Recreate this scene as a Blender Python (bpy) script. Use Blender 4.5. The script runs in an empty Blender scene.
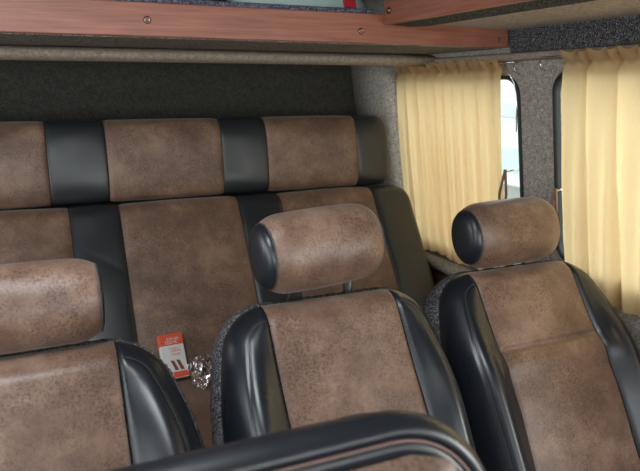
import bpy, bmesh, math, random
from mathutils import Vector, Matrix, noise

R = math.radians
sc = bpy.context.scene
col = sc.collection
random.seed(4)

# ------------------------------------------------------------------ camera
cam_d = bpy.data.cameras.new('camera')
cam = bpy.data.objects.new('camera', cam_d)
col.objects.link(cam)
cam.location = (0, 0, 1.30)
cam.rotation_euler = (R(90 - 12.9), 0, R(-24.1))
cam_d.sensor_width = 36
cam_d.lens = 36 * 646 / 640
cam_d.clip_start = 0.02
cam_d.dof.use_dof = True
cam_d.dof.focus_distance = 1.45
cam_d.dof.aperture_fstop = 5.6
sc.camera = cam

# ------------------------------------------------------------------ world, lights, exposure
w = bpy.data.worlds.new('daylight')
sc.world = w
w.use_nodes = True
bg = w.node_tree.nodes['Background']
bg.inputs[0].default_value = (0.93, 0.98, 1.0, 1)
bg.inputs[1].default_value = 2.75
sc.view_settings.view_transform = 'Standard'
sc.view_settings.look = 'None'
sc.view_settings.gamma = 1
sc.view_settings.use_curve_mapping = False
sc.view_settings.exposure = 0.0


def area(name, loc, target, sx, sy, power, color=(1, 1, 1)):
    d = bpy.data.lights.new(name, 'AREA')
    d.shape = 'RECTANGLE'
    d.size = sx
    d.size_y = sy
    d.energy = power
    d.color = color
    o = bpy.data.objects.new(name, d)
    col.objects.link(o)
    o.location = loc
    v = Vector(target) - Vector(loc)
    o.rotation_euler = v.to_track_quat('-Z', 'Y').to_euler()
    return o


# daylight entering by the windscreen ahead of the photographer and the left windows
area('windscreen_daylight', (0.0, -1.56, 1.27), (0.15, 1.0, 0.95), 2.5, 0.74, 17, (0.92, 0.97, 1.0))
area('left_window_daylight', (-1.55, 1.0, 1.15), (0.6, 1.1, 0.9), 2.2, 0.6, 14, (0.92, 0.97, 1.0))

area('added_overhead_light', (-.15, .72, 1.655), (-.13, .78, 0), .60, .45, 12, (.90, .96, 1.0))  # added lamp for highlights on bolster and headrest tops; the ceiling has no hatch
area('right_cab_window_daylight', (1.75, -.25, 1.25), (0.7, 1.1, 0.75), 1.1, 0.55, 21, (1.0, 0.98, 0.93))


# ------------------------------------------------------------------ materials
def new_mat(name):
    m = bpy.data.materials.new(name)
    m.use_nodes = True
    nt = m.node_tree
    b = nt.nodes['Principled BSDF']
    return m, nt, b


def N(nt, typ, **kw):
    n = nt.nodes.new(typ)
    for k, v in kw.items():
        if isinstance(v, (int, float, tuple, str, bool)) and hasattr(n, k):
            setattr(n, k, v)
    return n


def noise_tex(nt, scale, detail=4, rough=.6, vec=None):
    n = nt.nodes.new('ShaderNodeTexNoise')
    n.inputs['Scale'].default_value = scale
    n.inputs['Detail'].default_value = detail
    n.inputs['Roughness'].default_value = rough
    if vec is not None:
        nt.links.new(vec, n.inputs['Vector'])
    return n


def ramp(nt, fac, stops):
    r = nt.nodes.new('ShaderNodeValToRGB')
    el = r.color_ramp.elements
    while len(el) > 1:
        el.remove(el[-1])
    el[0].position = stops[0][0]
    el[0].color = (*stops[0][1], 1)
    for p, c in stops[1:]:
        e = el.new(p)
        e.color = (*c, 1)
    nt.links.new(fac, r.inputs[0])
    return r


def mix(nt, fac, a, b, mode='MIX'):
    m = nt.nodes.new('ShaderNodeMix')
    m.data_type = 'RGBA'
    m.blend_type = mode
    if hasattr(fac, 'links'):
        nt.links.new(fac, m.inputs[0])
    else:
        m.inputs[0].default_value = fac
    for s, v in ((6, a), (7, b)):
        if hasattr(v, 'links'):
            nt.links.new(v, m.inputs[s])
        else:
            m.inputs[s].default_value = (*v, 1)
    return m


def bump(nt, b, h, strength, dist=.002):
    bp = nt.nodes.new('ShaderNodeBump')
    bp.inputs['Strength'].default_value = strength
    bp.inputs['Distance'].default_value = dist
    nt.links.new(h, bp.inputs['Height'])
    nt.links.new(bp.outputs[0], b.inputs['Normal'])


def coords(nt):
    return nt.nodes.new('ShaderNodeTexCoord').outputs['Object']


def suede(name, dark, mid, light, rough=.38):
    m, nt, b = new_mat(name)
    c = coords(nt)
    big = noise_tex(nt, 8, 6, .68, c)
    base = ramp(nt, big.outputs[0], [(.3, dark), (.5, mid), (.72, light)])
    fine = noise_tex(nt, 210, 5, .75, c)
    patch = noise_tex(nt, 13, 3, .6, c)
    cr = ramp(nt, fine.outputs[0], [(.40, (.50, .46, .44)), (.51, (1, 1, 1)), (.68, (1.25, 1.22, 1.2))])
    amt = ramp(nt, patch.outputs[0], [(.36, (.25,) * 3), (.60, (1.0,) * 3)])
    mx = mix(nt, amt.outputs[0], base.outputs[0], (0, 0, 0))
    ml = mix(nt, 1.0, base.outputs[0], cr.outputs[0], 'MULTIPLY')
    mx = mix(nt, amt.outputs[0], base.outputs[0], ml.outputs[2])
    nt.links.new(mx.outputs[2], b.inputs['Base Color'])
    b.inputs['Roughness'].default_value = rough
    b.inputs['Specular IOR Level'].default_value = .5
    b.inputs['Sheen Weight'].default_value = .15
    b.inputs['Sheen Roughness'].default_value = .4
    bump(nt, b, fine.outputs[0], .35, .0012)
    return m


def leather(name, colr, rough=.36, spec=.5):
    m, nt, b = new_mat(name)
    c = coords(nt)
    v = nt.nodes.new('ShaderNodeTexVoronoi')
    v.inputs['Scale'].default_value = 420
    nt.links.new(c, v.inputs['Vector'])
    n = noise_tex(nt, 9, 3, .5, c)
    rr = ramp(nt, n.outputs[0], [(.3, (rough - .05,) * 3), (.7, (rough + .07,) * 3)])
    nt.links.new(rr.outputs[0], b.inputs['Roughness'])
    b.inputs['Base Color'].default_value = (*colr, 1)
    b.inputs['Specular IOR Level'].default_value = spec
    bump(nt, b, v.outputs['Distance'], .12, .0008)
    return m


def carpet(name, dark, light, lo=.5, hi=.64, scale=330, bstr=.9):
    m, nt, b = new_mat(name)
    c = coords(nt)
    n = noise_tex(nt, scale, 3, .8, c)
    n2 = noise_tex(nt, scale * .22, 2, .6, c)
    r = ramp(nt, n.outputs[0], [(lo - .12, dark), (lo, tuple((a * .75 + q * .25) for a, q in zip(dark, light))), (hi, light)])
    r2 = ramp(nt, n2.outputs[0], [(.3, (.75,) * 3), (.7, (1.2,) * 3)])
    ml = mix(nt, 1.0, r.outputs[0], r2.outputs[0], 'MULTIPLY')
    nt.links.new(ml.outputs[2], b.inputs['Base Color'])
    b.inputs['Roughness'].default_value = .95
    b.inputs['Specular IOR Level'].default_value = .1
    bump(nt, b, n.outputs[0], bstr, .004)
    return m


def wood(name, along):
    m, nt, b = new_mat(name)
    c = coords(nt)
    mp = nt.nodes.new('ShaderNodeMapping')
    s = [60, 60, 60]
    s[along] = 2.2
    mp.inputs['Scale'].default_value = s
    nt.links.new(c, mp.inputs[0])
    n = noise_tex(nt, 1.6, 6, .65, mp.outputs[0])
    r = ramp(nt, n.outputs[0], [(.25, (.24, .082, .050)), (.5, (.35, .130, .082)), (.75, (.44, .180, .120))])
    mp2 = nt.nodes.new('ShaderNodeMapping')
    s2 = [260, 260, 260]
    s2[along] = 7
    mp2.inputs['Scale'].default_value = s2
    nt.links.new(c, mp2.inputs[0])
    n2 = noise_tex(nt, 1, 3, .6, mp2.outputs[0])
    r2 = ramp(nt, n2.outputs[0], [(.35, (.80,) * 3), (.6, (1.05,) * 3)])
    ml = mix(nt, 1.0, r.outputs[0], r2.outputs[0], 'MULTIPLY')
    nt.links.new(ml.outputs[2], b.inputs['Base Color'])
    b.inputs['Roughness'].default_value = .42
    bump(nt, b, n2.outputs[0], .15, .001)
    return m


def plain(name, colr, rough=.5, metal=0., trans=0., alpha=1.):
    m, nt, b = new_mat(name)
    b.inputs['Base Color'].default_value = (*colr, 1)
    b.inputs['Roughness'].default_value = rough
    b.inputs['Metallic'].default_value = metal
    b.inputs['Transmission Weight'].default_value = trans
    n = noise_tex(nt, 60, 2, .5, coords(nt))
    bump(nt, b, n.outputs[0], .05, .0005)
    return m


def curtain_mat():
    m = bpy.data.materials.new('curtain_cloth')
    m.use_nodes = True
    nt = m.node_tree
    nt.nodes.clear()
    out = nt.nodes.new('ShaderNodeOutputMaterial')
    c = coords(nt)
    mp = nt.nodes.new('ShaderNodeMapping')
    mp.inputs['Scale'].default_value = (500, 500, 90)
    nt.links.new(c, mp.inputs[0])
    n = noise_tex(nt, 1, 2, .5, mp.outputs[0])
    r = ramp(nt, n.outputs[0], [(.3, (.85, .61, .335)), (.7, (.88, .645, .37))])
    d = nt.nodes.new('ShaderNodeBsdfDiffuse')
    t = nt.nodes.new('ShaderNodeBsdfTranslucent')
    nt.links.new(r.outputs[0], d.inputs[0])
    nt.links.new(r.outputs[0], t.inputs[0])
    mx = nt.nodes.new('ShaderNodeMixShader')
    mx.inputs[0].default_value = .74
    nt.links.new(d.outputs[0], mx.inputs[1])
    nt.links.new(t.outputs[0], mx.inputs[2])
    nt.links.new(mx.outputs[0], out.inputs[0])
    return m


def glass_mat():
    m = bpy.data.materials.new('window_glass')
    m.use_nodes = True
    nt = m.node_tree
    nt.nodes.clear()
    out = nt.nodes.new('ShaderNodeOutputMaterial')
    g = nt.nodes.new('ShaderNodeBsdfGlossy')
    g.inputs['Roughness'].default_value = .02
    t = nt.nodes.new('ShaderNodeBsdfTransparent')
    t.inputs[0].default_value = (.93, .98, .96, 1)
    mx = nt.nodes.new('ShaderNodeMixShader')
    mx.inputs[0].default_value = .06
    nt.links.new(t.outputs[0], mx.inputs[1])
    nt.links.new(g.outputs[0], mx.inputs[2])
    nt.links.new(mx.outputs[0], out.inputs[0])
    return m


def wrap_mat():
    m = bpy.data.materials.new('clear_wrap')
    m.use_nodes = True
    nt = m.node_tree
    nt.nodes.clear()
    out = nt.nodes.new('ShaderNodeOutputMaterial')
    g = nt.nodes.new('ShaderNodeBsdfGlossy')
    g.inputs['Roughness'].default_value = .12
    g.inputs[0].default_value = (.95, .93, .95, 1)
    t = nt.nodes.new('ShaderNodeBsdfTransparent')
    t.inputs[0].default_value = (.93, .9, .92, 1)
    mx = nt.nodes.new('ShaderNodeMixShader')
    mx.inputs[0].default_value = .34
    nt.links.new(t.outputs[0], mx.inputs[1])
    nt.links.new(g.outputs[0], mx.inputs[2])
    nt.links.new(mx.outputs[0], out.inputs[0])
    return m


M = dict(
    suede=suede('brown_suede', (.095, .054, .038), (.172, .103, .073), (.30, .200, .150)),
    suede_bench=suede('brown_suede_bench', (.085, .046, .030), (.16, .092, .060), (.26, .165, .112), .52),
    leather=leather('black_leather', (.009, .012, .017), .31, .65),
    leather_bench=leather('black_leather_bench', (.018, .021, .024), .36, .55),
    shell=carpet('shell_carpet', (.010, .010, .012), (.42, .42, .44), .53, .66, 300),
    carpet_dark=carpet('dark_carpet', (.008, .008, .007), (.17, .165, .145), .5, .66, 420),
    carpet_grey=carpet('grey_carpet', (.12, .105, .09), (.80, .74, .66), .46, .62, 380),
    carpet_mid=carpet('speckled_dark_carpet', (.03, .028, .025), (.62, .58, .52), .48, .64, 330),
    carpet_lip=carpet('beige_carpet', (.23, .185, .145), (.52, .44, .36), .42, .66, 500, .5),
    carpet_blue=carpet('speckled_carpet', (.02, .022, .04), (.42, .45, .6), .5, .64, 330),
    carpet_under=carpet('brown_grey_carpet', (.36, .30, .26), (.74, .65, .58), .42, .66, 450, .5),
    wood_x=wood('red_wood_across', 0),
    wood_y=wood('red_wood_along', 1),
    curtain=curtain_mat(),
    glass=glass_mat(),
    wrap=wrap_mat(),
    rubber=plain('black_rubber', (.012, .013, .015), .6),
    metal=plain('bolt_metal', (.28, .2, .17), .35, 1.),
    chrome=plain('chrome_wire', (.75, .75, .72), .2, 1.),
    post=plain('black_post', (.02, .02, .022), .35),
    thread=plain('black_thread', (.05, .05, .052), .6),
    thread_pink=plain('brown_thread', (.20, .125, .11), .7),
    white=plain('white_card', (.72, .71, .70), .45),
    red=plain('orange_red_print', (.72, .10, .045), .4),
    darkred=plain('dark_red_print', (.22, .05, .05), .4),
    blackprint=plain('black_print', (.03, .028, .03), .4),
    bag=plain('mint_bag', (.50, .66, .62), .35),
    bagred=plain('red_print', (.6, .03, .05), .4),
    blackbag=plain('black_cloth', (.01, .01, .012), .8),
    strap=plain('brown_strap', (.20, .10, .06), .6),
    base=plain('dark_base', (.03, .03, .03), .6),
    roof=plain('roof_lining', (.42, .38, .33), .8),
    wall_out=plain('pale_render', (.85, .87, .86), .8),
    teal=plain('teal_paint', (.62, .78, .74), .6),
    ground=plain('asphalt', (.25, .25, .24), .9),
)


# ------------------------------------------------------------------ helpers
def link(name, me, mat, parent=None, smooth=True):
    o = bpy.data.objects.new(name, me)
    col.objects.link(o)
    if mat:
        me.materials.append(mat)
    if parent:
        o.parent = parent
    if smooth:
        for p in me.polygons:
            p.use_smooth = True
    return o


def obj(name, bm, mat, parent=None, smooth=True, recalc=True):
    if recalc:
        bmesh.ops.recalc_face_normals(bm, faces=bm.faces)
    me = bpy.data.meshes.new(name)
    bm.to_mesh(me)
    bm.free()
    return link(name, me, mat, parent, smooth)


def tag(o, label=None, cat=None, group=None, kind=None):
    if label: o['label'] = label
    if cat: o['category'] = cat
    if group: o['group'] = group
    if kind: o['kind'] = kind
    return o


def thing(name, loc, label, cat, group=None, rot=(0, 0, 0)):
    o = bpy.data.objects.new(name, None)
    col.objects.link(o)
    o.empty_display_size = .1
    o.location = loc
    o.rotation_euler = rot
    return tag(o, label, cat, group)


def box(bm, x0, x1, y0, y1, z0, z1, bev=0., seg=2):
    b2 = bmesh.new()
    vs = [b2.verts.new((x, y, z)) for x in (x0, x1) for y in (y0, y1) for z in (z0, z1)]
    for f in ((0, 1, 3, 2), (4, 6, 7, 5), (0, 4, 5, 1), (2, 3, 7, 6), (0, 2, 6, 4), (1, 5, 7, 3)):
        b2.faces.new([vs[i] for i in f])
    if bev:
        bmesh.ops.bevel(b2, geom=b2.edges[:] + b2.verts[:], offset=bev, segments=seg, profile=.5, affect='EDGES')
    me = bpy.data.meshes.new('t')
    b2.to_mesh(me)
    b2.free()
    bm.from_mesh(me)
    bpy.data.meshes.remove(me)


def mbox(name, dims, mat, parent=None, bev=.0, seg=2, smooth=False):
    bm = bmesh.new()
    box(bm, *dims, bev, seg)
    return obj(name, bm, mat, parent, smooth)


def tube(bm, pts, r, n=8, cap=True):
    rings = []
    for i, p in enumerate(pts):
        p = Vector(p)
        a = Vector(pts[max(i - 1, 0)])
        b = Vector(pts[min(i + 1, len(pts) - 1)])
        t = (b - a).normalized()
        ref = Vector((0, 0, 1)) if abs(t.z) < .9 else Vector((1, 0, 0))
        u = t.cross(ref).normalized()
        v = t.cross(u)
        rr = r(i / (len(pts) - 1)) if callable(r) else r
        rings.append([bm.verts.new(p + u * math.cos(k * 2 * math.pi / n) * rr + v * math.sin(k * 2 * math.pi / n) * rr) for k in range(n)])
    for q, s in zip(rings, rings[1:]):
        for k in range(n):
            bm.faces.new((q[k], q[(k + 1) % n], s[(k + 1) % n], s[k]))
    if cap:
        bm.faces.new(rings[0])
        bm.faces.new(list(reversed(rings[-1])))


def grid(bm, fn, nu, nv):
    vs = [[bm.verts.new(fn(i / nu, j / nv)) for i in range(nu + 1)] for j in range(nv + 1)]
    for j in range(nv):
        for i in range(nu):
            bm.faces.new((vs[j][i], vs[j][i + 1], vs[j + 1][i + 1], vs[j + 1][i]))
    return vs


def loft(bm, loops, cap=True):
    rs = [[bm.verts.new(p) for p in l] for l in loops]
    n = len(rs[0])
    for q, s in zip(rs, rs[1:]):
        for k in range(n):
            bm.faces.new((q[k], q[(k + 1) % n], s[(k + 1) % n], s[k]))
    if cap:
        bm.faces.new(rs[0])
        bm.faces.new(list(reversed(rs[-1])))


def smoothstep(a, b, x):
    t = min(1, max(0, (x - a) / (b - a)))
    return t * t * (3 - 2 * t)


# ------------------------------------------------------------------ the van shell
WX, WK, CZ = 1.33, .133, 1.30


def wx(z):
    return WX + WK * (CZ - z)


def rrect(y0, y1, z0, z1, r, n=8):
    pts = []
    for cy, cz, a0 in ((y1 - r, z1 - r, 0), (y0 + r, z1 - r, 90), (y0 + r, z0 + r, 180), (y1 - r, z0 + r, 270)):
        for k in range(n + 1):
            a = R(a0 + 90 * k / n)
            pts.append((cy + r * math.cos(a), cz + r * math.sin(a)))
    return pts


def holed_wall(name, outer, holes, xf, thick, mat):
    bm = bmesh.new()
    edges = []
    for lp in [outer] + holes:
        vs = [bm.verts.new((xf(z), y, z)) for y, z in lp]
        for a, b in zip(vs, vs[1:] + vs[:1]):
            edges.append(bm.edges.new((a, b)))
    bmesh.ops.triangle_fill(bm, use_beauty=True, edges=edges, normal=(1, 0, 0))
    ext = bmesh.ops.extrude_face_region(bm, geom=bm.faces[:])
    for v in ext['geom']:
        if isinstance(v, bmesh.types.BMVert):
            v.co.x += thick
    return tag(obj(name, bm, mat, smooth=False), kind='structure')


W1 = (1.535, 2.205, .722, 1.335)
W2 = (.50, 1.400, .80, 1.345)
h1 = rrect(*W1, .06)
h2 = rrect(*W2, .06)
outer = [(-1.45, 0), (2.225, 0), (2.225, 1.66), (-1.45, 1.66)]
holed_wall('wall_right', outer, [h1, h2, rrect(-.95, .20, .80, 1.36, .08)], wx, .05, M['carpet_grey'])
# left wall, out of frame, its two side windows let daylight in
holed_wall('wall_left', [(-1.45, 0), (2.45, 0), (2.45, 1.66), (-1.45, 1.66)],
           [rrect(-.4, .75, .8, 1.4, .06), rrect(.95, 2.1, .8, 1.4, .06)], lambda z: -wx(z), -.05, M['carpet_grey'])


def seal_and_pane(n, W):
    bm = bmesh.new()
    y0, y1, z0, z1 = W
    o = rrect(y0, y1, z0, z1, .06)
    loops = []
    prof = [(.0, .012), (.0, -.006), (-.006, -.010), (-.012, -.004), (-.012, .012)]
    # ring lofted around the opening: each profile point is an offset loop
    for ins, dx in prof + prof[:1]:
        oo = rrect(y0 - ins - .0, y1 + ins + .0, z0 - ins, z1 + ins, .06 + ins)
        loops.append([(wx(z) + dx, y, z) for y, z in oo])
    loft(bm, loops, cap=False)
    fr = tag(obj('window_%d' % n, bm, M['rubber']), kind='structure')
    bm = bmesh.new()
    lp = rrect(y0 + .004, y1 - .004, z0 + .004, z1 - .004, .056)
    a = [bm.verts.new((wx(z) + .030, y, z)) for y, z in lp]
    b = [bm.verts.new((wx(z) + .034, y, z)) for y, z in lp]
    bm.faces.new(a)
    bm.faces.new(list(reversed(b)))
    for k in range(len(a)):
        bm.faces.new((a[k], b[k], b[(k + 1) % len(a)], a[(k + 1) % len(a)]))
    obj('window_pane', bm, M['glass'], fr, smooth=False)


seal_and_pane(1, W1)
seal_and_pane(2, W2)

# rear corner pillar: outer bright face then the return into the recess
bm = bmesh.new()
prof = lambda z: [(wx(z), 2.222), (wx(z) - .03, 2.222), (wx(z) - .062, 2.24), (wx(z) - .082, 2.30), (wx(z) - .084, 2.46), (wx(z) + .05, 2.46), (wx(z) + .05, 2.222)]
loft(bm, [[(x, y, z) for x, y in prof(z)] for z in [i * .1 for i in range(15)]])
tag(obj('trim_1', bm, M['carpet_grey']), kind='structure')

tag(mbox('wall_rear', (-1.4, 1.45, 2.45, 2.50, 0, 1.66), M['carpet_dark']), kind='structure')  # shadow in the recess is put into the wall's darker carpet colour
tag(mbox('floor', (-1.60, 1.60, -1.5, 2.5, -.05, 0), M['carpet_dark']), kind='structure')
tag(mbox('ceiling', (-1.40, 1.40, -1.45, 2.5, 1.66, 1.70), M['roof']), kind='structure')
# bulkhead low panel below the windscreen
tag(mbox('wall_front', (-1.45, 1.45, -1.50, -1.45, 0, .85), M['carpet_grey']), kind='structure')

# light carpeted lip over the rear door opening
bm = bmesh.new()
lp = []
for k in range(16):
    a = 2 * math.pi * k / 16
    lp.append((2.0 + .05 * math.cos(a), 1.392 + .0195 * (1 if math.sin(a) > 0 else 1) * math.sin(a)))
loft(bm, [[(x, y, z - .006 * 0) for y, z in lp] for x in [-1.38 + i * .135 for i in range(21)]])
tag(obj('trim_2', bm, M['carpet_lip']), kind='structure')

# carpeted sill ledge and timber side strip below the far window
bm = bmesh.new()
ledge = [(.0, .672), (-.070, .664), (-.078, .655), (-.076, .638), (0, .632)]
loft(bm, [[(wx(.64) + dx, y, z) for dx, z in ledge] for y in [1.45 + i * .05 for i in range(16)]])
tag(obj('trim_3', bm, M['carpet_grey']), kind='structure')
bm = bmesh.new()
loft(bm, [[(wx(z) + dx, y, z) for dx, z in ((.0, .622), (-.035, .622), (-.035, .50), (0, .50))] for y in (1.45, 2.2)])
tag(obj('trim_4', bm, M['wood_y'], smooth=False), kind='structure')
# upholstered strip between windows and shelf
bm = bmesh.new()
loft(bm, [[(wx(z) + dx, y, z) for dx, z in ((.0, 1.375), (-.010, 1.378), (-.016, 1.386), (-.012, 1.396), (0, 1.40))] for y in [-.6 + i * .14 for i in range(21)]])
tag(obj('trim_5', bm, M['carpet_lip']), kind='structure')
# carpet band above it, the dimmer light there put into a darker carpet
bm = bmesh.new()
loft(bm, [[(wx(z) + dx, y, z) for dx, z in ((.0, 1.398), (-.006, 1.400), (-.010, 1.462), (0, 1.462))] for y in (-.6, 1.565)])
tag(obj('trim_6', bm, M['shell'], smooth=False), kind='structure')


# ------------------------------------------------------------------ overhead shelves
def bolt(parent, loc, axis, r=.0085):
    bm = bmesh.new()
    prof = [(r, 0), (r, .002), (r * .85, .0042), (r * .55, .0052), (r * .42, .0036), (.0001, .0034)]
    loops = []
    for rr, h in prof:
        loops.append([(rr * math.cos(2 * math.pi * k / 16), rr * math.sin(2 * math.pi * k / 16), h) for k in range(16)])
    loft(bm, loops)
    rot = Matrix.Rotation(R(90), 4, 'X') if axis == 'y' else Matrix.Rotation(R(-90), 4, 'Y')
    bmesh.ops.transform(bm, matrix=Matrix.Translation(loc) @ rot, verts=bm.verts)
    return obj('bolt', bm, M['metal'], parent)


YF = 1.57
rs = thing('overhead_shelf', (0, YF, 1.41), 'wide overhead shelf with a red-brown timber front spanning above the rear bench', 'shelf')
L = lambda *d: (d[0], d[1], d[2] - YF, d[3] - YF, d[4] - 1.41, d[5] - 1.41)
fb = mbox('fascia_board', L(-1.30, 1.305, YF, YF + .02, 1.414, 1.489), M['wood_x'], rs, .0025)
for x, z in ((.271, 1.450), (.82, 1.444), (1.272, 1.434), (-.42, 1.452)):
    bolt(fb, (x, -.0005, z - 1.41), 'y', .0085 if x < 1 else .006)
mbox('shelf_board', L(-1.30, 1.30, YF + .02, 2.44, 1.412, 1.432), M['carpet_mid'], rs)
mbox('carpet_rim', L(-1.30, .875, YF + .022, YF + .048, 1.433, 1.5035), M['carpet_blue'], rs, .008, 3)

XS = .886
ss = thing('overhead_shelf', (XS, 0, 1.462), 'overhead shelf with timber front running along the right side above the curtained windows', 'shelf')
L2 = lambda *d: (d[0] - XS, d[1] - XS, d[2], d[3], d[4] - 1.462, d[5] - 1.462)
fb = mbox('fascia_board', L2(XS, XS + .02, -.6, YF - .001, 1.462, 1.56), M['wood_y'], ss, .0025)
for y, z in ((1.541, 1.495), (.75, 1.51)):
    bolt(fb, (-.0005, y, z - 1.462), 'x')
# carpeted underside: rolled edge coloured dark for the fascia's shadow, then the flat lighter panel
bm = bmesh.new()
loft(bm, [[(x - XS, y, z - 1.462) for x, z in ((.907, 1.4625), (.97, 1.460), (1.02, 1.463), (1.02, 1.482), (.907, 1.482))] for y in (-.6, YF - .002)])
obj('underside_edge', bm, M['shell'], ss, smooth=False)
bm = bmesh.new()
loft(bm, [[(x - XS, y, z - 1.462) for x, z in ((1.018, 1.4675), (1.10, 1.4665), (1.30, 1.4635), (1.30, 1.482), (1.018, 1.482))] for y in (-.6, YF - .002)])
obj('underside_panel', bm, M['carpet_under'], ss, smooth=False)


# things lying on the rear shelf
def lump(name, c, s, mat, seed, label, cat, amp=.25):
    bm = bmesh.new()
    bmesh.ops.create_icosphere(bm, subdivisions=4, radius=1)
    for v in bm.verts:
        p = v.co.copy()
        k = 1 + amp * noise.noise(p * 1.7 + Vector((seed, 0, 0))) + amp * .4 * noise.noise(p * 5 + Vector((seed, 3, 0)))
        q = Vector((math.copysign(abs(p.x) ** .6, p.x), math.copysign(abs(p.y) ** .7, p.y), math.copysign(abs(p.z) ** .6, p.z))) * k
        v.co = Vector((q.x * s[0], q.y * s[1], max(q.z, -.85) * s[2] + .85 * s[2]))
    o = obj(name, bm, mat)
    o.location = c
    return tag(o, label, cat)


lump('folded_blanket', (.22, 1.83, 1.433), (.27, .13, .052), M['blackbag'], 5, 'black folded cloth lying on the rear overhead shelf', 'cloth', .12)
pb = lump('plastic_bag', (.74, 1.83, 1.433), (.20, .13, .085), M['bag'], 11, 'pale mint plastic bag with red print on the rear overhead shelf', 'bag', .12)
bm = bmesh.new()
vs = [bm.verts.new(p) for p in ((.095, -.139, .085), (.13, -.137, .080), (.125, -.137, .105), (.145, -.135, .125), (.11, -.137, .13), (.085, -.14, .12))]
bm.faces.new(vs)
ext = bmesh.ops.extrude_face_region(bm, geom=bm.faces[:])
for v in ext['geom']:
    if isinstance(v, bmesh.types.BMVert):
        v.co.y += .03
obj('red_print', bm, M['bagred'], pb, smooth=False)


# ------------------------------------------------------------------ curtains
def curtain(y0, y1, zt, zb, pleats, amp, label, seed, off=.026):
    """y0 far edge, y1 near edge"""
    rnd = random.Random(seed)
    ph = [rnd.uniform(-.5, .5) for _ in range(pleats * 2 + 4)]
    am = [rnd.uniform(.6, 1.3) for _ in range(pleats * 2 + 4)]
    root = thing('curtain', (wx(zb) - off, (y0 + y1) / 2, zb), label, 'curtain', 'pleated beige window curtains')
    bm = bmesh.new()
    nu = pleats * 26
    nv = 90

    def fold(s, t):
        a = s * pleats + .10 * math.sin(3 * t + seed) + .22 * math.sin(s * 9 + seed)
        f = a % 1.0
        # rounded pleat with a tight valley between neighbours
        wv = 2 * abs(math.sin(math.pi * f)) ** .42 - 1
        k = am[int(a) % len(am)]
        g = .55 + .45 * smoothstep(0, .25, t)
        return wv * (.5 + .5 * k) * amp * g + amp * .35 * math.sin(a * 2 * math.pi * 2.0 + 4 * t + seed) * smoothstep(.1, .5, t)

    def fn(s, t):
        z = zt + (zb - zt) * t
        z += .006 * math.sin(s * 17 + seed) * smoothstep(.9, 1, t)
        y = y0 + (y1 - y0) * s + .004 * math.sin(s * pleats * 2 * math.pi + 1.0) * (1 - .3 * t)
        y += (1 - 2 * s) * .006 * math.sin(t * 3.1)
        x = wx(z) - off - fold(s, t)
        if t < .07:   # gathered heading over the wire
            x -= .010 * math.sin(s * pleats * 4 * math.pi + seed) * (1 - t / .07)
            y += .007 * math.sin(s * pleats * 2 * math.pi + seed) * (1 - t / .07)
            z += .004 * math.sin(s * pleats * 6 * math.pi)
        x += .013 * math.exp(-((t - .045) / .018) ** 2)
        return (x - root.location.x, y - root.location.y, z - root.location.z)

    grid(bm, fn, nu, nv)
    obj('cloth', bm, M['curtain'], root)
    return root


c1 = curtain(2.175, 1.58, 1.382, .688, 10, .019, 'pleated beige curtain over the far window beside the rear bench', 2)
c2 = curtain(1.325, .52, 1.392, .740, 9, .020, 'pleated beige curtain on the nearer window behind the right seat', 7)


def wire(y0, y1, z, label, hook):
    root = thing('curtain_wire', (wx(z) - .022, y0, z), label, 'curtain wire')
    bm = bmesh.new()
    tube(bm, [(0, (y1 - y0) * k / 12, .0015 * math.sin(k)) for k in range(13)], .0022)
    obj('wire', bm, M['chrome'], root)
    return root


w1 = wire(2.215, 1.53, 1.372, 'thin metal curtain wire along the top of the far window', True)
w2 = wire(1.425, .45, 1.380, 'thin metal curtain wire along the top of the nearer window', True)
# wire ends hooked on small screws
for root, end, s in ((w1, -.685, 1), (w2, 0, 1)):
    bm = bmesh.new()
    tube(bm, [(.018, end + .006, -.002), (.004, end, 0), (-.006, end - .004 * s, -.012), (.0, end - .006, -.028), (.014, end - .006, -.034)], .0024)
    obj('hook', bm, M['chrome'], root)
bm = bmesh.new()
tube(bm, [(.005, -.625 + .0, 0), (-.006, -.650, -.006), (-.006, -.672, -.030), (.004, -.684, -.060), (.012, -.692, -.12), (.016, -.694, -.20)], .0018)
obj('loose_wire_end', bm, M['chrome'], w1)


def tieback(y, z, label):
    root = thing('curtain_tieback', (wx(z) - .046, y, z), label, 'curtain tieback', 'brown cord tiebacks hanging at the curtain edges')
    bm = bmesh.new()
    pts = [(-.0, .0, .065), (-.004, .004, .03), (-.006, .012, -.01), (-.004, .014, -.04), (0, .006, -.055), (.002, -.008, -.045), (.0, -.012, -.01), (.0, -.006, .03), (.0, -.001, .065)]
    tube(bm, pts, .0042, 8)
    obj('cord', bm, M['strap'], root)
    bm = bmesh.new()
    tube(bm, [(0, 0, .058), (.03, 0, .063), (.05, 0, .064)], .003, 8)
    obj('hook', bm, M['chrome'], root)


tieback(1.572, .99, 'brown cord tieback hanging at the near edge of the far curtain')
tieback(1.362, .96, 'brown cord tieback hanging at the far edge of the nearer curtain')


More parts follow.
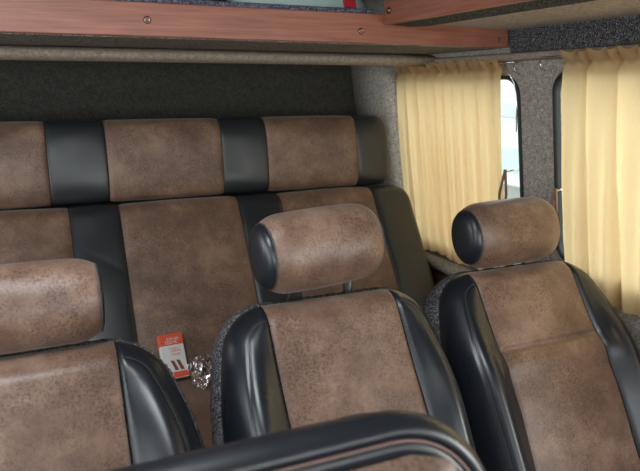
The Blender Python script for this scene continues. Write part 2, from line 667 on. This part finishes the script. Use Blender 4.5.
# ------------------------------------------------------------------ single seats
class Back:
    """reclined backrest in the seat's own frame: x across, h up the back, n out of the front"""
    def __init__(s, H, w0, w1, Rc, theta, base, T=.062, half=.145, crease=None):
        s.H, s.w0, s.w1, s.Rc, s.T, s.half, s.crease = H, w0, w1, Rc, T, half, crease
        s.a = Vector((0, math.sin(theta), math.cos(theta)))
        s.nn = Vector((0, -math.cos(theta), math.sin(theta)))
        s.base = Vector(base)

    def P(s, x, h, n):
        return Vector((x, 0, 0)) + s.base + s.a * h + s.nn * n

    def wid(s, h):
        t = min(1, (s.H - h) / .27)
        return s.w1 + (s.w0 - s.w1) * math.sin(max(0, t) * math.pi / 2)

    def W(s, h):
        w = s.wid(h)
        if h > s.H - s.Rc:
            q = (h - (s.H - s.Rc)) / s.Rc
            w = w - s.Rc * 1.0 + s.Rc * max(0, 1 - q ** 2.2) ** (1 / 2.2)
        return w

    def d(s, x, h):
        # inside distance to the rounded outline
        w = s.wid(h)
        qx = abs(x) - (w - s.Rc)
        qy = h - (s.H - s.Rc)
        if qx > 0 and qy > 0:
            return s.Rc - (qx ** 2.2 + qy ** 2.2) ** (1 / 2.2)
        return s.Rc - max(qx, qy)

    def front(s, x, h):
        d = max(0, s.d(x, h))
        r = .055 + .025 * smoothstep(s.half, s.half + .04, abs(x))
        q = min(1, d / r)
        n = s.T * math.sqrt(max(0, 1 - (1 - q) ** 2))
        # bolsters stand proud at the sides, lumbar swell low down
        ax = abs(x)
        w = s.wid(h)
        bol = smoothstep(s.half - .015, s.half + .075, ax)
        low = smoothstep(-.1, 1, (s.H - h) / .30)
        n += .055 * bol * low * math.sin(min(1, d / .07) * math.pi / 2)
        n += .010 * (1 - (x / s.half) ** 2) * smoothstep(0, .06, d) if ax < s.half else 0
        n += .016 * math.exp(-((h - s.H * .42) / .13) ** 2) * (1 - bol)
        n -= .006 * math.exp(-((ax - s.half) / .005) ** 2) * smoothstep(0, .03, d)
        n -= .0022 * math.exp(-((d - .040) / .0025) ** 2) * bol
        if s.crease and ax < s.half + .03:
            n -= .014 * math.exp(-((h - s.crease) / .005) ** 2) * (1 - smoothstep(s.half - .03, s.half + .01, ax))
            n += .009 * math.exp(-((h - s.crease + .035) / .03) ** 2) * (1 - bol)
        return n

    def build(s, root, mats, nh=120):
        hs = [s.H * (1 - (1 - j / nh) ** 1.8) for j in range(nh + 1)]
        hv = s.half

        def centre(i, j):
            h = hs[round(j * nh)]
            x = min(hv - .001, max(0.02, s.W(h))) * (2 * i - 1)
            return s.P(x, h, s.front(x, h))
        bm = bmesh.new()
        grid(bm, centre, 56, nh)
        obj('centre_panel', bm, mats[0], root)
        for sg in (-1, 1):
            def side(i, j):
                h = hs[round(j * nh)]
                w = s.W(h)
                a = min(hv + .001, w)
                x = a + (w - a) * (1 - (1 - i) ** 1.7)
                return s.P(sg * x, h, s.front(x, h) if i < 1 else -.012)
            bm = bmesh.new()
            grid(bm, side, 40, nh)
            bol = obj('side_bolster', bm, mats[1], root)
            # stitching follows the edge at a constant inset
            bm = bmesh.new()
            pts = []
            ins = .040
            h = .02
            while h < s.H - s.Rc:
                pts.append((s.wid(h) - ins, h))
                h += .006
            for k in range(1, 40):
                a = k / 40 * math.pi / 2
                c, sn = math.cos(a) ** (2 / 2.2), math.sin(a) ** (2 / 2.2)
                x, hh = s.wid(s.H - s.Rc + (s.Rc - ins) * sn) - s.Rc + (s.Rc - ins) * c, s.H - s.Rc + (s.Rc - ins) * sn
                if x > hv + .004:
                    pts.append((x, hh))
            for k in range(0, len(pts) - 1):
                p0, p1 = pts[k], pts[k + 1]
                q0 = s.P(sg * p0[0], p0[1], s.front(*p0) + .0008)
                q1 = s.P(sg * p1[0], p1[1], s.front(*p1) + .0008)
                if k % 2 == 0 or True:
                    tube(bm, [q0, q0.lerp(q1, .62)], .0011, 5)
            obj('stitching', bm, M['thread'], bol)

    def outline(s, off, nseg=18):
        pts = [(s.wid(0) + off, 0)]
        for k in range(1, 14):
            h = (s.H - s.Rc) * k / 14
            pts.append((s.wid(h) + off, h))
        for k in range(nseg + 1):
            a = k / nseg * math.pi / 2
            c, sn = math.cos(a) ** (2 / 2.2), (math.sin(a) if k else 0) ** (2 / 2.2)
            rr = s.Rc + off
            h = s.H - s.Rc + rr * sn
            pts.append((s.wid(min(h, s.H)) - s.Rc + rr * c, h))
        nx = 10
        xw = pts[-1][0]
        for k in range(1, nx):
            pts.append((xw * (1 - 2 * k / nx), s.H + off))
        return pts + [(-x, h) for x, h in reversed(pts[:14 + nseg + 1])]

    def shell(s, root, seed):
        bm = bmesh.new()
        prof = [(-.03, .004), (-.006, .006), (.003, .002), (.008, -.010), (.010, -.030), (.008, -.055), (.0, -.075), (-.03, -.085)]
        loops = []
        for off, n in prof:
            loops.append([s.P(x, h, n) for x, h in s.outline(off)])
        # refine along the outline
        fine = []
        for lp in loops:
            f = []
            for a, b in zip(lp, lp[1:] + lp[:1]):
                m = max(1, int((a - b).length / .006))
                m = 4
                for k in range(m):
                    f.append(a.lerp(b, k / m))
            fine.append(f)
        loft(bm, fine)
        for v in bm.verts:
            q = v.co * 260 + Vector((seed, 0, 0))
            v.co += Vector((noise.noise(q), noise.noise(q + Vector((9, 0, 0))), noise.noise(q + Vector((0, 9, 0))))) * .0035
        obj('back_shell', bm, M['shell'], root)


def headrest(root, c, length, ry, rz, tall, deep, tilt, posts, back):
    """horizontal rolled headrest; capsule-like with leather end caps"""
    T = Matrix.Translation(c) @ Matrix.Rotation(rz, 4, 'Z') @ Matrix.Rotation(ry, 4, 'Y') @ Matrix.Rotation(tilt, 4, 'X')
    hr = bpy.data.objects.new('headrest', None)

    def ring(x, k, n=48):
        out = []
        for i in range(n):
            a = 2 * math.pi * i / n
            cy, cz = math.cos(a), math.sin(a)
            e = 2 / 2.15
            yy = math.copysign(abs(cy) ** e, cy) * deep / 2 * k
            zz = math.copysign(abs(cz) ** e, cz) * tall / 2 * k
            out.append(T @ Vector((x, yy, zz)))
        return out
    hl = length / 2
    bm = bmesh.new()
    loops = []
    xs = [-1 + 2 * i / 40 for i in range(41)]
    for u in xs:
        x = u * (hl - .012)
        k = 1.0 - .05 * abs(u) ** 2 - .15 * max(0, (abs(u) - .68) / .32) ** 2
        loops.append(ring(x, k))
    loft(bm, loops)
    for v in bm.verts:
        v.co += Vector((0, -1, 0)) * .0022 * noise.noise(v.co * 16)
    r = obj('headrest', bm, M['suede'], root)
    for sg in (-1, 1):
        bm = bmesh.new()
        loops = []
        kk = 1.0 - .05 - .15
        for i in range(14):
            a = i / 13 * math.pi / 2
            loops.append(ring(sg * (hl - .0118 + (.020 if sg < 0 else .008) * math.sin(a)), kk * (max(.02, math.cos(a)) ** .62) * .985))
        loft(bm, loops)
        obj('end_cap', bm, M['leather'], r)
        bm = bmesh.new()
        rg = ring(sg * (hl - .0118), kk * .995)
        tube(bm, rg + rg[:1], .0016, 6, cap=False)
        obj('piping', bm, M['thread'], r)
    if posts:
        for px in (-.072, .072):
            bm = bmesh.new()
            top = T @ Vector((px, .01, -tall * .3))
            tube(bm, [back.P(px, back.H - .03, -.02), back.P(px, back.H + .01, -.015), top], .0105, 12)
            obj('headrest_post', bm, M['post'], root)
    return r


def seat(cx, top_y, top_z, label, H=.56, head=(0, 0, .97), posts=True, crease=None, seed=0, ry=0, hy=1.2,
         w0=.272, w1=.212, theta=30, hl=.285, rz=0, half=.145, Rc=.080, hh=.168):
    by = .72
    th = R(theta)
    root = thing('van_seat', (cx, by, 0), label, 'seat', 'single van seats')
    base = (0, top_y - by - H * math.sin(th), top_z - H * math.cos(th))
    B = Back(H, w0, w1, Rc, th, base, crease=crease, half=half)
    B.build(root, (M['suede'], M['leather']))
    B.shell(root, seed)
    headrest(root, (head[0], hy - by, head[2]), hl, ry, rz, hh, .136 * hh / .168, R(-16), posts, B)
    # cushion
    zc, yb = base[2] - .0, base[1]
    bm = bmesh.new()
    box(bm, -.145, .145, yb - .42, yb + .0, zc - .14, zc + .035, .035, 5)
    obj('seat_cushion', bm, M['suede'], root)
    for sg in (-1, 1):
        bm = bmesh.new()
        box(bm, min(sg * .150, sg * .250), max(sg * .150, sg * .250), yb - .41, yb + .0, zc - .15, zc + .05, .03, 5)
        obj('cushion_bolster', bm, M['leather'], root)
    mbox('seat_base', (-.20, .20, yb - .36, yb + .02, .0, zc - .13), M['base'], root, .01)
    return root


seat(-.040, 1.20, .835, 'brown and black van seat at the left edge of the middle row', head=(0, 0, .924), hy=1.20, posts=False, seed=1, hh=.156, w0=.286, half=.150)
seat(.540, 1.20, .862, 'brown and black van seat in the centre of the row, headrest raised on black posts', head=(-.005, 0, .974), hy=1.20, posts=True, seed=2, ry=R(-1.5), rz=R(7), w0=.258, hl=.28)
seat(1.098, 1.27, .846, 'brown and black van seat by the window with a crease across its panel', head=(-.008, 0, .942), hy=1.27, posts=False, crease=.362, seed=3, ry=R(-.5), rz=R(3),
     w0=.270, w1=.214, half=.150, H=.57, hl=.280, hh=.168, theta=32.5)


# ------------------------------------------------------------------ nearest seat, only its top shows
def near_seat():
    cx, ty, tz, th, H = .075, .50, .993, R(18), .60
    by = .20
    root = thing('van_seat', (cx, by, 0), 'nearest van seat, only its curved black padded top edge showing', 'seat', 'single van seats')
    B = Back(H, .335, .318, .115, th, (0, ty - by - H * math.sin(th), tz - H * math.cos(th)))

    def lp(off, n):
        return [B.P(x, h, n) for x, h in B.outline(off, 24)]

    def inset(bm, prof):
        loft(bm, [lp(o, n) for o, n in prof], cap=False)
    bm = bmesh.new()
    inset(bm, [(-.012, -.020), (-.004, -.012), (0, -.002), (-.002, .007), (-.006, .015), (-.012, .022), (-.018, .024), (-.022, .022), (-.025, .017)])
    obj('top_border', bm, M['leather'], root)
    bm = bmesh.new()
    l0 = lp(-.0255, .021)
    tube(bm, l0[:-1], .0016, 8)
    obj('piping', bm, M['thread_pink'], root)
    bm = bmesh.new()
    inset(bm, [(-.026, .018), (-.031, .0205), (-.037, .020), (-.041, .017)])
    obj('inner_border', bm, M['leather'], root)
    bm = bmesh.new()

    def cen(i, j):
        h = (B.H - .042) * j
        w = B.wid(h) - .042
        rr = .03
        if h > B.H - .042 - rr:
            q = (h - (B.H - .042 - rr)) / rr
            w = w - rr + rr * math.sqrt(max(0, 1 - q * q))
        x = w * (2 * i - 1)
        d = min(w - abs(x), B.H - .042 - h)
        return B.P(x, h, .018 + .014 * smoothstep(0, .03, d))
    grid(bm, cen, 30, 60)
    obj('centre_panel', bm, M['suede'], root)
    bm = bmesh.new()
    loft(bm, [lp(o, n) for o, n in [(-.010, -.018), (-.007, -.025), (-.009, -.05), (-.016, -.065), (-.03, -.075)]])
    obj('back_shell', bm, M['leather'], root)
    base = B.base
    bm = bmesh.new()
    box(bm, -.25, .25, base.y - .42, base.y + .02, base.z - .12, base.z + .03, .035, 5)
    obj('seat_cushion', bm, M['suede'], root)
    mbox('seat_base', (-.2, .2, base.y - .36, base.y, 0, base.z - .11), M['base'], root, .01)


near_seat()

# ------------------------------------------------------------------ rear bench
bench = thing('rear_bench', (.3, 1.70, 0), 'long brown and black upholstered bench across the back of the van', 'bench')
OX, OY = .3, 1.70
segs = [(-1.005, -.84, 'b'), (-.84, -.48, 's'), (-.48, -.315, 'b'), (-.315, .045, 's'), (.045, .217, 'b'), (.217, .585, 's'), (.585, .744, 'b'), (.744, 1.090, 's'), (1.090, 1.222, 'b')]


def roll_seg(x0, x1, kind, last, first):
    zc, zh, yc, yh = 1.072, .127, 2.165, .068
    bm = bmesh.new()
    loops = []
    n = 24
    for i in range(n + 1):
        u = i / n
        x = x0 + .0008 + (x1 - x0 - .0016) * u
        e = min(x - x0, x1 - x)
        k = 1 - .035 * math.exp(-(e / .006)) + .012 * math.sin(math.pi * u)
        if last:
            d = x1 - x
            k = 1 - .035 * math.exp(-((x - x0) / .006))
            if d < .045:
                q = 1 - d / .045
                k *= .80 + .20 * math.sqrt(max(0, 1 - q * q))
        if kind == 'b' and not last:
            k -= .006
        ring = []
        for j in range(40):
            a = 2 * math.pi * j / 40
            c, s = math.cos(a), math.sin(a)
            ex = 2 / 3.6
            yy = math.copysign(abs(c) ** ex, c) * yh
            zz = math.copysign(abs(s) ** ex, s) * zh
            kk = k
            lean = .02 * (zz / zh)
            wob = .003 * noise.noise(Vector((x * 9, a * 2, 0)))
            ring.append((x - OX, yc + lean + yy * (kk * .85 + .15 * k) + (wob if c < 0 else 0) - OY, zc + zz * (.4 + .6 * kk if not last else kk)))
        loops.append(ring)
    loft(bm, loops)
    return obj('roll_panel' if kind == 's' else 'roll_band', bm, M['suede_bench' if kind == 's' else 'leather_bench'], bench)


for k, (a, b, t) in enumerate(segs):
    roll_seg(a, b, t, k == len(segs) - 1, k == 0)

TH = R(33)
ba = Vector((0, math.sin(TH), math.cos(TH)))
bn = Vector((0, -math.cos(TH), math.sin(TH)))
bb = Vector((0, 1.815, .455))   # foot of the back cushions, rear plane


def back_seg(x0, x1, kind, last):
    H = .565
    bm = bmesh.new()

    def fn(i, j):
        u = i
        x = x0 + .0008 + (x1 - x0 - .0016) * u
        h = H * (1 - (1 - j) ** 1.5)
        top = H - h
        if last:
            cut = x - (x1 - .07)
            if cut > 0:
                q = cut / .07
                hmax = H - .09 * (1 - math.sqrt(max(0, 1 - q * q)))
                h = h * hmax / H
                top = hmax - h
        n = .075 * math.sqrt(max(0, 1 - (1 - min(1, top / .06)) ** 2))
        e = min(x - x0, x1 - x)
        if last:
            e = min(x - x0, 1)
            n *= math.sqrt(max(0, 1 - (1 - min(1, (x1 - x) / .04)) ** 2)) * 1.0
        n -= .006 * math.exp(-e / .006)
        n += .010 * math.sin(math.pi * u) * (1 if kind == 's' else .3)
        n += .003 * noise.noise(Vector((x * 8, h * 8, 2)))
        if kind == 'b':
            n -= .004 * math.exp(-((top - .20 - .1 * (u - .5)) / .006) ** 2) * u
        p = bb + ba * h + bn * n
        return (x - OX, p.y - OY, p.z)
    grid(bm, fn, 24, 50)
    return obj('back_panel' if kind == 's' else 'back_band', bm, M['suede_bench' if kind == 's' else 'leather_bench'], bench)


lows = [(-.84, -.44, 's'), (-.44, -.29, 'b'), (-.29, .09, 's'), (.09, .235, 'b'), (.235, .615, 's'), (.615, .765, 'b'), (.765, 1.12, 's'), (1.12, 1.29, 'b')]
for k, (a, b, t) in enumerate(lows):
    back_seg(a, b, t, k == len(lows) - 1)
# plywood carcase behind the cushions
bm = bmesh.new()
prof = [(1.84, .30), (1.84, .44), (2.15, .90), (2.20, .93), (2.28, .93), (2.28, .30)]
loft(bm, [[(x - OX, y - OY, z) for y, z in prof] for x in (-.84, 1.24)])
obj('bench_frame', bm, M['base'], bench, smooth=False)
for a, b, t in lows:
    bm = bmesh.new()
    box(bm, a - OX + .001, b - OX - .001, 1.28 - OY, 1.79 - OY, .35, .485, .022, 4)
    obj('bench_cushion', bm, M['suede_bench' if t == 's' else 'leather_bench'], bench)
mbox('bench_box', (-.82 - OX, 1.22 - OX, 1.33 - OY, 1.835 - OY, 0, .338), M['base'], bench, .005)

# ------------------------------------------------------------------ carton and clear wrapping on the bench
carton = thing('carton', (.322, 1.714, .4945), 'small orange-red and white carton leaning against the bench backrest', 'box', rot=(R(-32), 0, R(3)))
CW, CD, CH = .066, .028, .128
mbox('box_body', (-CW / 2, CW / 2, -CD / 2, CD / 2, 0, CH), M['white'], carton, .0012)
mbox('header_print', (-CW / 2 - .0006, CW / 2 + .0006, -CD / 2 - .0006, CD / 2 + .0006, CH * .74, CH + .0006), M['red'], carton, .0012)


def strokes(name, rows, mat, y):
    rnd = random.Random(len(rows) * 7 + 1)
    bm = bmesh.new()
    for z, xa, xb, hgt, wd in rows:
        x = xa
        while x < xb:
            ww = wd * rnd.uniform(.6, 1.2)
            kind = rnd.randrange(3)
            if kind == 0:
                box(bm, x, x + ww * .3, y - .0008, y, z, z + hgt)
                box(bm, x, x + ww, y - .0008, y, z + hgt * .4, z + hgt * .6)
            elif kind == 1:
                box(bm, x, x + ww, y - .0008, y, z + hgt * .8, z + hgt)
                box(bm, x, x + ww, y - .0008, y, z, z + hgt * .2)
                box(bm, x, x + ww * .3, y - .0008, y, z, z + hgt)
            else:
                box(bm, x, x + ww, y - .0008, y, z, z + hgt * .22)
                box(bm, x + ww * .4, x + ww * .7, y - .0008, y, z, z + hgt)
            x += ww + wd * .35
    return obj(name, bm, mat, carton, smooth=False)


strokes('header_lettering', [(.110, -.012, .020, .007, .005), (.099, -.018, .012, .009, .006)], M['white'], -CD / 2 - .0006)
strokes('front_lettering', [(.083, -.010, .018, .004, .003), (.075, -.006, .020, .006, .004), (.065, -.004, .018, .006, .004)], M['red'], -CD / 2)
bm = bmesh.new()
for x0, a, mm in ((-.012, .3, 0), (.004, .3, 1)):
    vs = [bm.verts.new(p) for p in ((x0 + .000, -CD / 2 - .0007, .052), (x0 + .010, -CD / 2 - .0007, .050), (x0 + .020, -CD / 2 - .0007, .022), (x0 + .010, -CD / 2 - .0007, .022))]
    bm.faces.new(vs)
ext = bmesh.ops.extrude_face_region(bm, geom=bm.faces[:])
for v in ext['geom']:
    if isinstance(v, bmesh.types.BMVert):
        v.co.y += .0006
obj('picture_print', bm, M['darkred'], carton, smooth=False)
mbox('foot_print', (-.010, CW / 2 + .0004, -CD / 2 - .0006, CD / 2, .002, .018), M['red'], carton)


def crumple(name, loc, sx, sy, sz, seed, label, lean):
    bm = bmesh.new()

    def fn(i, j):
        x, y = (i - .5), (j - .5)
        rr = 1 - .25 * (abs(x * 2) ** 3 + abs(y * 2) ** 3) / 2
        p = Vector((x * 4.5, y * 4.5, seed))
        rid = abs(noise.noise(p)) + .5 * abs(noise.noise(p * 2.3)) + .15 * abs(noise.noise(p * 5.1))
        z = rid * sz * 1.1 + lean * max(0, y) * sz * 1.6
        return (x * sx * rr + .006 * noise.noise(p * 3), y * sy * rr + .006 * noise.noise(p * 3 + Vector((5, 5, 5))), z + .002)
    grid(bm, fn, 46, 46)
    o = obj(name, bm, M['wrap'], smooth=False)
    o.location = loc
    return tag(o, label, 'plastic wrap')


crumple('plastic_wrap', (.410, 1.680, .486), .130, .15, .04, 3.3, 'crumpled clear plastic wrapping on the bench beside the small carton', 1.0)

# ------------------------------------------------------------------ outside
tag(mbox('ground', (-12, 20, -12, 20, -.65, -.6), M['ground']), kind='structure')
bd = thing('building', (9, 9, -.6), 'pale building with teal bands seen through the gap beside the far curtain', 'building')
mbox('wall', (-.3, .3, -4, 4, 0, 3.6), M['wall_out'], bd)
mbox('window_band', (-.36, -.30, -4, 4, 1.35, 1.62), M['teal'], bd)
mbox('window_band', (-.36, -.30, -4, 4, .3, .75), M['teal'], bd)
